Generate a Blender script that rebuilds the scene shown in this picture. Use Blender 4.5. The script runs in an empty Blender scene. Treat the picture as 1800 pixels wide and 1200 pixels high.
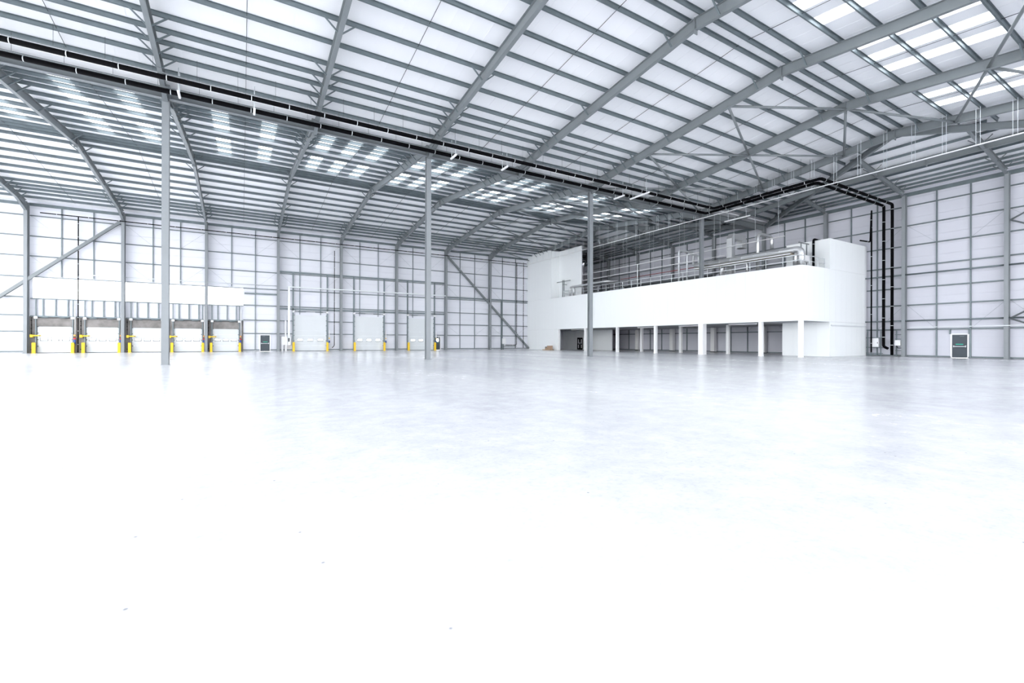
import bpy, math, random
from mathutils import Vector, Matrix
random.seed(7)
SC = bpy.context.scene
COL = SC.collection

# ------------------------------------------------------------------ camera, world, exposure
cam_d = bpy.data.cameras.new('camera')
cam_d.lens = 16.0; cam_d.sensor_width = 36.0; cam_d.sensor_fit = 'HORIZONTAL'
cam_d.clip_end = 600; cam_d.clip_start = 0.05
cam = bpy.data.objects.new('camera', cam_d); COL.objects.link(cam)
cam.matrix_world = (Matrix.Translation((0, 0, 1.408)) @ Matrix.Rotation(math.radians(59.31 - 90), 4, 'Z')
                    @ Matrix.Rotation(math.radians(90), 4, 'X') @ Matrix.Rotation(math.radians(0.154), 4, 'Z'))
SC.camera = cam

world = bpy.data.worlds.new('overcast_sky'); SC.world = world
world.use_nodes = True
bg = world.node_tree.nodes['Background']
bg.inputs[0].default_value = (0.955, 0.975, 1.0, 1.0)
bg.inputs[1].default_value = 6.0

SC.view_settings.view_transform = 'Standard'
SC.view_settings.look = 'None'
SC.view_settings.gamma = 1.0
SC.view_settings.use_curve_mapping = False
SC.view_settings.exposure = 0.13
SC.cycles.use_denoising = True
SC.cycles.max_bounces = 14
SC.cycles.diffuse_bounces = 8
SC.cycles.glossy_bounces = 4
SC.cycles.transparent_max_bounces = 16

# ------------------------------------------------------------------ materials
def mat(name, col, rough=0.5, metal=0.0, spec=0.5, noise=0.0, nscale=3.0, bump=0.0, bscale=40.0):
    m = bpy.data.materials.new(name); m.use_nodes = True
    nt = m.node_tree; p = nt.nodes['Principled BSDF']
    p.inputs['Base Color'].default_value = (*col, 1)
    p.inputs['Roughness'].default_value = rough
    p.inputs['Metallic'].default_value = metal
    p.inputs['Specular IOR Level'].default_value = spec
    if noise or bump:
        tc = nt.nodes.new('ShaderNodeTexCoord')
    if noise:
        n = nt.nodes.new('ShaderNodeTexNoise'); n.inputs['Scale'].default_value = nscale
        n.inputs['Detail'].default_value = 5
        r = nt.nodes.new('ShaderNodeValToRGB')
        r.color_ramp.elements[0].position = 0.3; r.color_ramp.elements[1].position = 0.7
        r.color_ramp.elements[0].color = (*[c * (1 - noise) for c in col], 1)
        r.color_ramp.elements[1].color = (*[min(1, c * (1 + noise * 0.6)) for c in col], 1)
        nt.links.new(tc.outputs['Object'], n.inputs['Vector'])
        nt.links.new(n.outputs['Fac'], r.inputs['Fac'])
        nt.links.new(r.outputs['Color'], p.inputs['Base Color'])
    if bump:
        n2 = nt.nodes.new('ShaderNodeTexNoise'); n2.inputs['Scale'].default_value = bscale
        b = nt.nodes.new('ShaderNodeBump'); b.inputs['Strength'].default_value = bump
        b.inputs['Distance'].default_value = 0.01
        nt.links.new(tc.outputs['Object'], n2.inputs['Vector'])
        nt.links.new(n2.outputs['Fac'], b.inputs['Height'])
        nt.links.new(b.outputs['Normal'], p.inputs['Normal'])
    return m

def ribbed(name, col, axis, scale, strength=0.25):
    """painted profiled sheet: fine ribs as relief along one object axis"""
    m = mat(name, col, 0.45, spec=0.35)
    nt = m.node_tree; p = nt.nodes['Principled BSDF']
    tc = nt.nodes.new('ShaderNodeTexCoord')
    w = nt.nodes.new('ShaderNodeTexWave'); w.wave_type = 'BANDS'; w.bands_direction = axis
    w.inputs['Scale'].default_value = scale; w.inputs['Distortion'].default_value = 0
    b = nt.nodes.new('ShaderNodeBump'); b.inputs['Strength'].default_value = strength
    b.inputs['Distance'].default_value = 0.01
    nt.links.new(tc.outputs['Object'], w.inputs['Vector'])
    nt.links.new(w.outputs['Fac'], b.inputs['Height'])
    nt.links.new(b.outputs['Normal'], p.inputs['Normal'])
    return m

def glazing(name, tint, through):
    """translucent sheet: lets most daylight straight through, scatters the rest"""
    m = bpy.data.materials.new(name); m.use_nodes = True
    nt = m.node_tree; nt.nodes.clear()
    o = nt.nodes.new('ShaderNodeOutputMaterial')
    t = nt.nodes.new('ShaderNodeBsdfTransparent'); t.inputs[0].default_value = (*tint, 1)
    d = nt.nodes.new('ShaderNodeBsdfTranslucent'); d.inputs[0].default_value = (*tint, 1)
    mx = nt.nodes.new('ShaderNodeMixShader'); mx.inputs[0].default_value = through
    nt.links.new(d.outputs[0], mx.inputs[1]); nt.links.new(t.outputs[0], mx.inputs[2])
    nt.links.new(mx.outputs[0], o.inputs[0])
    return m

M = dict(
    liner=ribbed('white_roof_liner', (0.90, 0.905, 0.925), 'X', 6.0, 0.2),
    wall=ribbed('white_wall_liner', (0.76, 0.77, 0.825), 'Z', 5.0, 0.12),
    endwall=ribbed('white_wall_liner_shaded', (0.63, 0.635, 0.695), 'Z', 5.0, 0.12),  # same cladding as the loading wall, colour darkened to stand in for shade
    deck=mat('grey_deck_membrane', (0.16, 0.17, 0.18), 0.7),
    backing=mat('panel_joint_backing', (0.55, 0.56, 0.60), 0.7),
    skylight=glazing('translucent_rooflight', (0.97, 0.985, 1.0), 0.75),
    glass=glazing('clear_glazing', (0.98, 0.99, 1.0), 0.9),
    galv=mat('galvanised_steel', (0.165, 0.20, 0.215), 0.42, metal=0.35, noise=0.12, nscale=2.0),
    steel=mat('grey_painted_steel', (0.195, 0.215, 0.225), 0.4, spec=0.5, noise=0.05, nscale=1.0),
    litsteel=mat('grey_steel_paint_lit', (0.25, 0.27, 0.285), 0.4, noise=0.04, nscale=1.0),  # same paint as the roof beams, lightened for the light columns catch
    black=mat('black_plastic_pipe', (0.003, 0.003, 0.004), 0.6, spec=0.04),
    dark=mat('dark_steel', (0.04, 0.045, 0.05), 0.5),
    clip=mat('zinc_clip', (0.75, 0.78, 0.8), 0.35, metal=0.3),
    clad=mat('white_cladding', (0.875, 0.90, 0.905), 0.35, spec=0.4),
    post=mat('white_post_paint', (0.86, 0.86, 0.86), 0.5),
    door=mat('white_door_paint', (0.68, 0.71, 0.73), 0.35),
    slate=mat('slate_door_paint', (0.045, 0.06, 0.075), 0.45),
    concrete=mat('grey_concrete', (0.25, 0.235, 0.225), 0.85, noise=0.35, nscale=1.3, bump=0.3),
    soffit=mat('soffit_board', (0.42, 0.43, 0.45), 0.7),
    yellow=mat('safety_yellow', (0.9, 0.58, 0.005), 0.4),
    blue=mat('blue_control_box', (0.01, 0.05, 0.26), 0.4),
    red=mat('red_paint', (0.45, 0.02, 0.02), 0.4),
    darkred=mat('dark_red_pipe', (0.28, 0.05, 0.05), 0.5),
    green=mat('green_sign', (0.02, 0.38, 0.26), 0.5),
    white=mat('white_plastic', (0.85, 0.85, 0.86), 0.4),
    orange=mat('orange_plastic', (0.75, 0.35, 0.1), 0.5),
    silver=mat('foil_duct', (0.66, 0.67, 0.68), 0.36, metal=0.65, bump=0.6, bscale=9.0),
    rail=mat('galvanised_rail', (0.72, 0.75, 0.77), 0.4, metal=0.2),
    tan=mat('tan_insulation', (0.58, 0.5, 0.38), 0.7),
    brown=mat('cardboard', (0.42, 0.29, 0.2), 0.8),
    wood=mat('pallet_wood', (0.45, 0.33, 0.22), 0.8, noise=0.2),
    wire=mat('bright_wire', (0.75, 0.79, 0.82), 0.3, metal=0.3),
    asphalt=mat('floor_outside', (0.7, 0.71, 0.73), 0.8),
)

def floor_material():
    m = bpy.data.materials.new('polished_concrete_floor'); m.use_nodes = True
    nt = m.node_tree; p = nt.nodes['Principled BSDF']; L = nt.links.new
    tc = nt.nodes.new('ShaderNodeTexCoord')
    n1 = nt.nodes.new('ShaderNodeTexNoise'); n1.inputs['Scale'].default_value = 0.16; n1.inputs['Detail'].default_value = 7; n1.inputs['Roughness'].default_value = 0.62
    n2 = nt.nodes.new('ShaderNodeTexNoise'); n2.inputs['Scale'].default_value = 2.2; n2.inputs['Detail'].default_value = 8; n2.inputs['Roughness'].default_value = 0.7
    mp = nt.nodes.new('ShaderNodeMapping'); mp.inputs['Scale'].default_value = (1.0, 0.25, 1.0)
    L(tc.outputs['Object'], mp.inputs['Vector'])
    L(mp.outputs['Vector'], n1.inputs['Vector']); L(tc.outputs['Object'], n2.inputs['Vector'])
    mix = nt.nodes.new('ShaderNodeMath'); mix.operation = 'MULTIPLY_ADD'; mix.inputs[1].default_value = 0.45
    L(n2.outputs['Fac'], mix.inputs[0])
    half = nt.nodes.new('ShaderNodeMath'); half.operation = 'MULTIPLY'; half.inputs[1].default_value = 0.55
    L(n1.outputs['Fac'], half.inputs[0]); L(half.outputs[0], mix.inputs[2])
    r = nt.nodes.new('ShaderNodeValToRGB')
    r.color_ramp.elements[0].position = 0.36; r.color_ramp.elements[0].color = (0.56, 0.572, 0.605, 1)
    r.color_ramp.elements[1].position = 0.60; r.color_ramp.elements[1].color = (0.695, 0.70, 0.715, 1)
    L(mix.outputs[0], r.inputs['Fac'])
    n3 = nt.nodes.new('ShaderNodeTexNoise'); n3.inputs['Scale'].default_value = 14.0; n3.inputs['Detail'].default_value = 6; n3.inputs['Roughness'].default_value = 0.75
    L(tc.outputs['Object'], n3.inputs['Vector'])
    g = nt.nodes.new('ShaderNodeValToRGB'); g.color_ramp.elements[0].position = 0.28; g.color_ramp.elements[0].color = (0.84, 0.84, 0.85, 1)
    g.color_ramp.elements[1].position = 0.5; g.color_ramp.elements[1].color = (1, 1, 1, 1)
    L(n3.outputs['Fac'], g.inputs['Fac'])
    v = nt.nodes.new('ShaderNodeTexVoronoi'); v.inputs['Scale'].default_value = 3.0; L(tc.outputs['Object'], v.inputs['Vector'])
    gv = nt.nodes.new('ShaderNodeValToRGB'); gv.color_ramp.elements[0].position = 0.02; gv.color_ramp.elements[0].color = (0.45, 0.45, 0.47, 1)
    gv.color_ramp.elements[1].position = 0.045; gv.color_ramp.elements[1].color = (1, 1, 1, 1)
    L(v.outputs['Distance'], gv.inputs['Fac'])
    m1 = nt.nodes.new('ShaderNodeMixRGB'); m1.blend_type = 'MULTIPLY'; m1.inputs[0].default_value = 1.0
    m2 = nt.nodes.new('ShaderNodeMixRGB'); m2.blend_type = 'MULTIPLY'; m2.inputs[0].default_value = 1.0
    L(r.outputs['Color'], m1.inputs[1]); L(g.outputs['Color'], m1.inputs[2])
    L(m1.outputs[0], m2.inputs[1]); L(gv.outputs['Color'], m2.inputs[2]); L(m2.outputs[0], p.inputs['Base Color'])
    rr = nt.nodes.new('ShaderNodeMapRange'); rr.inputs[1].default_value = 0.35; rr.inputs[2].default_value = 0.65
    rr.inputs[3].default_value = 0.16; rr.inputs[4].default_value = 0.30
    L(mix.outputs[0], rr.inputs[0]); L(rr.outputs[0], p.inputs['Roughness'])
    p.inputs['Specular IOR Level'].default_value = 0.55
    b = nt.nodes.new('ShaderNodeBump'); b.inputs['Strength'].default_value = 0.05; b.inputs['Distance'].default_value = 0.02
    L(n2.outputs['Fac'], b.inputs['Height']); L(b.outputs['Normal'], p.inputs['Normal'])
    return m
M['floor'] = floor_material()

# ------------------------------------------------------------------ mesh helpers
V = Vector
class MB:
    def __init__(s): s.v = []; s.f = []; s.smooth = False
    def hexa(s, p):
        b = len(s.v); s.v += [tuple(q) for q in p]
        s.f += [(b+3, b+2, b+1, b), (b+4, b+5, b+6, b+7), (b, b+1, b+5, b+4), (b+1, b+2, b+6, b+5), (b+2, b+3, b+7, b+6), (b+3, b, b+4, b+7)]
        return s
    def box(s, x0, x1, y0, y1, z0, z1):
        if x0 > x1: x0, x1 = x1, x0
        if y0 > y1: y0, y1 = y1, y0
        return s.hexa([(x0, y0, z0), (x1, y0, z0), (x1, y1, z0), (x0, y1, z0), (x0, y0, z1), (x1, y0, z1), (x1, y1, z1), (x0, y1, z1)])
    def bar(s, p0, p1, w, h, up=(0, 0, 1), off=(0, 0)):
        """box section from p0 to p1: width w sideways, height h along up, shifted by off = (side, up)"""
        p0, p1 = V(p0), V(p1); d = (p1 - p0).normalized()
        u = V(up); u = u - d * u.dot(d)
        if u.length < 1e-6: u = V((1, 0, 0)) - d * d.x
        u.normalize(); r = d.cross(u)
        o = r * off[0] + u * off[1]; a, c = r * (w / 2), u * (h / 2)
        q = [p0 + o - a - c, p0 + o + a - c, p1 + o + a - c, p1 + o - a - c, p0 + o - a + c, p0 + o + a + c, p1 + o + a + c, p1 + o - a + c]
        return s.hexa(q)
    def ibeam(s, p0, p1, depth, width, tf=0.022, tw=0.014, up=(0, 0, 1)):
        s.bar(p0, p1, width, tf, up, (0, depth / 2 - tf / 2)); s.bar(p0, p1, width, tf, up, (0, -depth / 2 + tf / 2))
        return s.bar(p0, p1, tw, depth - 2 * tf, up)
    def tube(s, pts, r, n=10, cap=True):
        pts = [V(p) for p in pts]; b = len(s.v); ref = None
        for i, p in enumerate(pts):
            d0 = (pts[i] - pts[i-1]).normalized() if i else None
            d1 = (pts[i+1] - pts[i]).normalized() if i < len(pts) - 1 else None
            t = (d0 + d1).normalized() if d0 and d1 else (d0 or d1)
            k = 1.0 / max(0.5, t.dot(d0)) if d0 else 1.0
            if ref is None:
                ref = V((0, 0, 1)) if abs(t.z) < 0.9 else V((1, 0, 0))
            u = ref - t * ref.dot(t)
            if u.length < 1e-3: u = V((1, 0, 0)) - t * t.x
            u.normalize(); w = t.cross(u); ref = u
            for j in range(n):
                a = 2 * math.pi * j / n
                s.v.append(tuple(p + (u * math.cos(a) + w * math.sin(a)) * r * (k if d0 and d1 and k < 1.05 else 1)))
        m = len(pts)
        for i in range(m - 1):
            for j in range(n):
                s.f.append((b + i*n + j, b + i*n + (j+1) % n, b + (i+1)*n + (j+1) % n, b + (i+1)*n + j))
        if cap:
            s.f.append(tuple(b + j for j in reversed(range(n)))); s.f.append(tuple(b + (m-1)*n + j for j in range(n)))
        s.smooth = True
        return s
    def mesh(s, name):
        me = bpy.data.meshes.new(name); me.from_pydata(s.v, [], s.f)
        if s.smooth:
            for p in me.polygons:
                if len(p.vertices) == 4: p.use_smooth = True
        me.validate(); me.update()
        return me

def fillet(pts, r=0.3, k=5):
    pts = [V(p) for p in pts]; out = [pts[0]]
    for i in range(1, len(pts) - 1):
        a = (pts[i-1] - pts[i]); c = (pts[i+1] - pts[i])
        rr = min(r, a.length * 0.45, c.length * 0.45)
        p0 = pts[i] + a.normalized() * rr; p1 = pts[i] + c.normalized() * rr
        for j in range(k + 1):
            t = j / k; out.append(p0 * (1-t)**2 + pts[i] * 2*t*(1-t) + p1 * t*t)
    out.append(pts[-1]); return out

def link(name, data, m=None, parent=None, loc=None, rot=None):
    o = bpy.data.objects.new(name, data); COL.objects.link(o)
    if m is not None and data is not None and not data.materials: data.materials.append(M[m])
    if parent is not None: o.parent = parent
    if loc is not None: o.location = loc
    if rot is not None: o.rotation_euler = rot
    return o
def put(name, mb, m, parent=None, loc=None, rot=None): return link(name, mb.mesh(name), m, parent, loc, rot)
def tag(o, label, cat=None, group=None, kind=None):
    o['label'] = label
    if cat: o['category'] = cat
    if group: o['group'] = group
    if kind: o['kind'] = kind
    return o
def thing(name, loc, label, cat, group=None, kind=None):
    o = link(name, None, loc=loc); o.empty_display_size = 0.2
    return tag(o, label, cat, group, kind)
def at(root, name, mb, m):
    """a part given in world coordinates under a root that is only translated"""
    l = root.location
    mb.v = [(a - l.x, b - l.y, c - l.z) for a, b, c in mb.v]
    return put(name, mb, m, root)

# ------------------------------------------------------------------ the building's grid
BAY = 8.0
FX0 = -19.83
def FX(i): return FX0 + BAY * i
YD, YV = 68.34, 33.07
SPAN = YD - YV
YN = YV - SPAN                       # next valley, beside the camera
RID = (YV + SPAN / 2, YV - SPAN / 2) # ridges of the two spans
HALF = SPAN / 2
XE = FX(8)                           # last full frame
XG = 56.7                            # end wall steel line
XH = 50.45                           # frame inside the hipped end
I0, I1 = -1, 8
TAN = 0.105
ANG = math.atan(TAN)
Z_RB, Z_PB, Z_L = 17.55, 18.15, 18.38   # ridge levels: rafter underside, purlin underside, liner underside
HT = TAN * HALF / (XG - XE)          # fall of the hipped end
HK = HALF / (XG - XE)                # hip line in plan

# ------------------------------------------------------------------ floor
fl = put('floor', MB().box(-75, XG + 0.4, -60, YD + 0.7, -0.3, 0.0), 'floor')
tag(fl, 'pale polished concrete floor sweeping across the empty warehouse', 'floor', kind='structure')

# ------------------------------------------------------------------ roof: one ceiling per span
PUR = [0.36, 1.45, 3.15, 4.9, 6.65, 8.4, 10.15, 11.9, 13.0, 13.95, 15.1, 16.5]
SKY = [(3.15, 8.42), (10.15, 15.1)]
def purlin_mesh(L, name='purlin'):
    b = MB()
    b.box(0, L, -0.004, 0.004, 0, 0.22); b.box(0, L, -0.004, 0.07, 0, 0.01); b.box(0, L, -0.07, 0.004, 0.21, 0.22)
    b.box(0, L, 0.062, 0.07, 0, 0.035)
    return b.mesh(name)
def panel_mesh(w, L, rib=True, th=0.12):
    b = MB().box(0, w, 0, L, 0, th)
    if rib: b.box(-0.012, 0.012, 0, L, -0.012, 0.001)
    return b
PM = {}
def shared(key, fn, m):
    if key not in PM:
        me = fn(); me.materials.append(M[m]); PM[key] = me
    return PM[key]

pur8 = purlin_mesh(BAY); pur8.materials.append(M['galv'])
COS = math.cos(ANG)
ceilings = []
for s, yr in enumerate(RID):
    # the ceiling itself: the ridge cap sheet that the slopes hang from
    cb = MB().box(FX(I0), XE, -0.2, 0.2, Z_L + 0.1, Z_L + 0.16)
    ce = put('ceiling', cb, 'liner', loc=(0, yr, 0))
    tag(ce, ['white lined pitched roof over the loading doors with galvanised purlins and rooflights',
             'white lined pitched roof over the open floor beside the valley pipes'][s], 'ceiling', kind='structure')
    ceilings.append(ce)
    for sg in (1, -1):
        rot = (-ANG * sg, 0, 0)
        # which side of the ridge carries the rooflights: the slope towards the valley in the far span, the far slope in the near one
        lit = (s == 0 and sg == -1) or (s == 1 and sg == -1)
        for i in range(I0, I1):
            for d in PUR:
                link('purlin', pur8, parent=ce, loc=(FX(i), sg * d, Z_PB - TAN * d), rot=(-ANG * sg, 0, 0) if sg > 0 else (ANG, 0, 0))
            for k in range(8):
                sky = lit and (k in (1, 3, 5) if (i >= 3 or s == 1) else k in (2, 5))
                E_ = HALF + (0.65 if (s == 0 and sg > 0) else 0.15)
                cuts = [(0.0, E_, False)]
                if sky:
                    (a0, a1), (b0, b1) = SKY
                    cuts = [(0, a0, False), (a0, a1, True), (a1, b0, False), (b0, b1, True), (b1, E_, False)]
                for d0, d1, glaze in cuts:
                    L = (d1 - d0) / COS
                    w = 1.12 if glaze else 1.0
                    key = ('roof', round(L, 3), glaze)
                    if glaze:
                        me = shared(key, lambda: MB().box(0, 1.0, 0, L, 0, 0.03).mesh('rooflight'), 'skylight')
                    else:
                        me = shared(key, lambda: panel_mesh(1.0, L).mesh('roof_panel'), 'liner')
                    if sg > 0:
                        link('rooflight' if glaze else 'roof_panel', me, parent=ce, loc=(FX(i) + k, d0, Z_L - TAN * d0), rot=(-ANG, 0, 0))
                    else:
                        link('rooflight' if glaze else 'roof_panel', me, parent=ce, loc=(FX(i) + k + 1, -d0, Z_L - TAN * d0), rot=(ANG, 0, math.pi) if False else (-ANG, 0, math.pi))
            # sag rod at mid bay
            b = MB().bar((FX(i) + 4, sg * 0.2, Z_PB + 0.1 - TAN * 0.2), (FX(i) + 4, sg * 17.0, Z_PB + 0.1 - TAN * 17.0), 0.022, 0.022)
            put('sag_rod', b, 'dark', ce)
        # main slope beyond the last frame, cut by the hip line
        n = 12; wx = (XG - XE) / n
        for k in range(n):
            xa, xb = XE + k * wx, XE + (k + 1) * wx
            pl = [(xa, (xa - XE) * HK), (xb, (xb - XE) * HK), (xb, HALF + (0.65 if (s == 0 and sg > 0) else 0.15)), (xa, HALF + (0.65 if (s == 0 and sg > 0) else 0.15))]
            b = MB(); lo = [(x, sg * d, Z_L - TAN * d) for x, d in pl]; hi = [(x, y, z + 0.12) for x, y, z in lo]
            if sg < 0: lo, hi = lo[::-1], hi[::-1]
            put('roof_panel', b.hexa(lo + hi), 'liner', ce)
        for d in PUR:
            xe = XE + d / HK
            me = purlin_mesh(max(0.3, xe - XE)); me.materials.append(M['galv'])
            link('purlin', me, parent=ce, loc=(XE, sg * d, Z_PB - TAN * d), rot=(-ANG * sg, 0, 0))
    # hipped end slope, falling to the end wall
    ny = 35; wy = SPAN / ny
    def xs(d): return XE + abs(d) / HK
    for k in range(ny):
        da, db = -HALF + k * wy, -HALF + (k + 1) * wy
        if da < 0 < db:
            pieces = [(da, 0), (0, db)]
        else: pieces = [(da, db)]
        for a, c in pieces:
            pl = [(xs(a), a), (XG + 0.35, a), (XG + 0.35, c), (xs(c), c)]
            lo = [(x, d, Z_L - HT * (x - XE)) for x, d in pl]; hi = [(x, y, z + 0.12) for x, y, z in lo]
            put('roof_panel', MB().hexa(lo + hi), 'liner', ce)
    for xp in (45.6, 47.3, 49.0, 50.7, 52.2, 53.4, 54.4, 55.3, 56.1):
        d = (xp - XE) * HK
        z = Z_PB - HT * (xp - XE)
        b = MB().box(xp - 0.004, xp + 0.004, -d, d, z, z + 0.22); b.box(xp - 0.07, xp, -d, d, z, z + 0.01); b.box(xp, xp + 0.07, -d, d, z + 0.21, z + 0.22)
        put('purlin', b, 'galv', ce)

YR3 = YN - HALF
nb = MB()
for sg in (1, -1):
    for xa, xb in ((FX(I0), XG + 0.3),):
        lo = [(xa, YR3, Z_L), (xb, YR3, Z_L), (xb, YR3 + sg * HALF, Z_L - TAN * HALF), (xa, YR3 + sg * HALF, Z_L - TAN * HALF)]
        hi = [(x, y, z + 0.12) for x, y, z in lo]
        if sg < 0: lo, hi = lo[::-1], hi[::-1]
        nb.hexa(lo + hi)
tag(put('ceiling', nb, 'liner'), 'white lined pitched roof of the neighbouring span behind the viewpoint', 'ceiling', kind='structure')

# ------------------------------------------------------------------ rafters, hips, valley beam, bracing
fb_me = {}
def fly_brace(sx):
    if sx not in fb_me:
        me = MB().bar((sx * 0.1, 0, 0.04), (sx * 0.78, 0, 0.66), 0.065, 0.065, up=(0, 0, 1)).mesh('fly_brace'); me.materials.append(M['galv']); fb_me[sx] = me
    return fb_me[sx]
FB = (1.45, 8.4, 11.9, 13.0, 13.95, 15.1)
for s, yr in enumerate(RID):
    for i in range(I0, I1 + 1):
        x = FX(i)
        r = thing('roof_beam', (x, yr, 0), ['grey steel portal roof beam rising from the loading wall to the ridge and down to the valley',
                                            'grey steel portal roof beam rising from the valley pipes to the ridge over the open floor'][s], 'roof beam',
                  ['portal beams of the roof over the loading doors', 'portal beams of the roof over the open floor'][s])
        for sg in (1, -1):
            ye = HALF - (0.35 if (s == 0 and sg > 0) else 0.1)
            cz = Z_RB + 0.3
            rf = put('rafter', MB().ibeam((0, 0, cz), (0, sg * ye, cz - TAN * ye), 0.6, 0.23), 'steel', r)
            # haunch at the column
            b = MB(); h0, h1 = HALF - 2.6, ye
            za, zb = Z_RB - TAN * h0, Z_RB - TAN * h1
            b.hexa([(-0.012, sg*h0, za - 0.01), (0.012, sg*h0, za - 0.01), (0.012, sg*h1, zb - 0.5), (-0.012, sg*h1, zb - 0.5),
                    (-0.012, sg*h0, za + 0.02), (0.012, sg*h0, za + 0.02), (0.012, sg*h1, zb + 0.02), (-0.012, sg*h1, zb + 0.02)])
            b.bar((0, sg*h0, za - 0.01), (0, sg*h1, zb - 0.5), 0.23, 0.022)
            put('haunch', b, 'steel', r)
            for d in FB:
                for sx in (-1, 1):
                    link('fly_brace', fly_brace(sx), parent=rf, loc=(0, sg * d, Z_RB - TAN * d))
        b = MB().box(-0.13, 0.13, -0.02, 0.02, Z_RB - 0.22, Z_PB + 0.02)
        put('apex_plate', b, 'steel', r)
    # hip rafters and the flat-topped frame inside the hipped end
    for sg in (1, -1):
        b = MB().ibeam((XE, yr, Z_RB + 0.3), (XG - 0.1, yr + sg * (HALF - 0.2), Z_RB + 0.3 - TAN * HALF), 0.5, 0.23)
        o = put('hip_beam', b, 'steel')
        tag(o, 'grey steel hip beam running from the ridge end down to the valley above the plant deck' if (s, sg) in ((0, -1), (1, 1)) else
               ('grey steel hip beam running from the ridge end to the loading wall corner' if s == 0 else 'grey steel hip beam running from the ridge end away from the valley pipes'), 'roof beam', 'hip beams of the end roof')
    dh = (XH - XE) * HK; zh = Z_RB + 0.3 - TAN * dh
    r = thing('roof_beam', (XH, yr, 0), ['grey steel beam with level middle under the hipped roof behind the white screen wall',
                                         'grey steel beam with level middle under the hipped roof near the end wall door'][s], 'roof beam')
    put('level_beam', MB().ibeam((0, -dh, zh), (0, dh, zh), 0.5, 0.23), 'steel', r)
    for sg in (1, -1):
        put('rafter', MB().ibeam((0, sg * dh, zh), (0, sg * (HALF - 0.15), Z_RB + 0.3 - TAN * HALF), 0.5, 0.23), 'steel', r)
    put('splice_plate', MB().box(-0.14, 0.14, -0.02, 0.02, zh - 0.42, zh + 0.25), 'steel', r)
    for sg in (1, -1):
        for d in (SPAN / 10, SPAN * 3 / 10):
            xa = XE + d / HK; zc = Z_RB + 0.3
            o = thing('jack_beam', (xa, yr + sg * d, 0), 'short grey steel roof beam falling from the hip to a column of the end wall', 'roof beam', 'jack beams of the hipped end')
            b = MB().ibeam((xa, yr + sg * d, zc - HT * (xa - XE)), (XG - 0.45, yr + sg * d, zc - HT * (XG - 0.45 - XE)), 0.45, 0.2)
            at(o, 'rafter', b, 'steel')
            for xq in (XG - 1.6, XG - 3.4, XH - 1.0):
                for sy in (-1, 1):
                    zq = Z_RB - HT * (xq - XE)
                    at(o, 'fly_brace', MB().bar((xq, yr + sg*d + sy * 0.1, zq + 0.1), (xq, yr + sg*d + sy * 0.7, zq + 0.65), 0.012, 0.07), 'steel')

    # tubular roof-plane bracing between the last three frames
    st = SPAN / 10
    for sg in (1, -1):
        for k in range(5):
            d0, d1 = k * st, (k + 1) * st
            for xa, xb, flip in ((FX(7), FX(6), 0), (FX(7), FX(8), 0)):
                if s == 1 and sg < 0 and xb < xa and k < 2: continue
                da, db = (d0, d1) if k % 2 == 0 else (d1, d0)
                o = put('roof_brace', MB().tube([(xa, yr + sg * da, Z_RB + 0.12 - TAN * da), (xb, yr + sg * db, Z_RB + 0.12 - TAN * db)], 0.085, 8), 'steel')
                tag(o, 'tubular grey wind brace ' + ('between the last two roof beams' if xb > xa else 'one bay before the last beam') + ', ' +
                    [['loading span valley slope', 'loading span wall slope'], ['open span rooflight slope', 'open span valley slope']][s][0 if sg < 0 else 1], 'brace',
                    ['wind braces in the roof over the loading doors', 'wind braces in the roof over the open floor'][s])

vb = thing('valley_beam', (0, YV, 0), 'long grey steel valley beam carried on the tall columns', 'beam')
put('girder', MB().ibeam((FX(I0), 0, 15.75), (XG - 0.2, 0, 15.75), 0.6, 0.3), 'steel', vb)
put('gutter', MB().box(FX(I0), XG - 0.2, -0.55, 0.55, 16.25, 16.4), 'liner', vb)
for i in range(I0, I1 + 1):
    put('stiffener_plate', MB().box(FX(i) - 0.2, FX(i) + 0.2, -0.17, 0.17, 15.46, 16.3), 'steel', vb)
for i in range(I0, I1):   # thin knee ties under the gutter
    put('knee_tie', MB().bar((FX(i) + 0.3, 0.4, 15.5), (FX(i) + 2.2, 1.1, 16.15), 0.05, 0.05), 'steel', vb)

# ------------------------------------------------------------------ columns
def i_column(name, x, y, z1, fw, dep, axis, label, cat, group, mt='litsteel', z0=0.0, base=True):
    """axis 'Y': flanges face along Y; 'X': along X"""
    o = thing(name, (x, y, 0), label, cat, group)
    up = (0, 1, 0) if axis == 'Y' else (1, 0, 0)
    put('shaft', MB().ibeam((0, 0, z0), (0, 0, z1), dep, fw, 0.03, 0.02, up), mt, o)
    if base:
        a, c = (fw / 2 + 0.04, dep / 2 + 0.04) if axis == 'Y' else (dep / 2 + 0.04, fw / 2 + 0.04)
        put('base_plate', MB().box(-a, a, -c, c, 0.0, 0.03), mt, o)
    return o
VL = {0: 'tall grey steel column under the valley beam, first in its row past the dock doors',
      2: 'tall grey steel column under the valley beam standing before the dock doors with yellow posts',
      4: 'tall grey steel column under the valley beam standing before the last big white roller door',
      6: 'tall grey steel column under the valley beam nearest the parked pallet of boxes'}
for i in (0, 2, 4, 6):
    i_column('valley_column', FX(i), YV, 15.45, 0.35, 0.37, 'Y', VL[i], 'column', 'tall columns under the valley beam')
i_column('valley_column', FX(8) + 0.15, YV, 15.45, 0.35, 0.37, 'Y', 'grey steel column rising through the plant deck behind the white parapet', 'column', 'tall columns under the valley beam', z0=8.36, base=False)
for i in range(I0, 8):
    i_column('wall_column', FX(i), YD, 16.2, 0.3, 0.65, 'Y', 'grey steel column standing against the panelled wall with the loading doors', 'column', 'columns along the loading door wall')
GB = SPAN / 5
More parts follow.
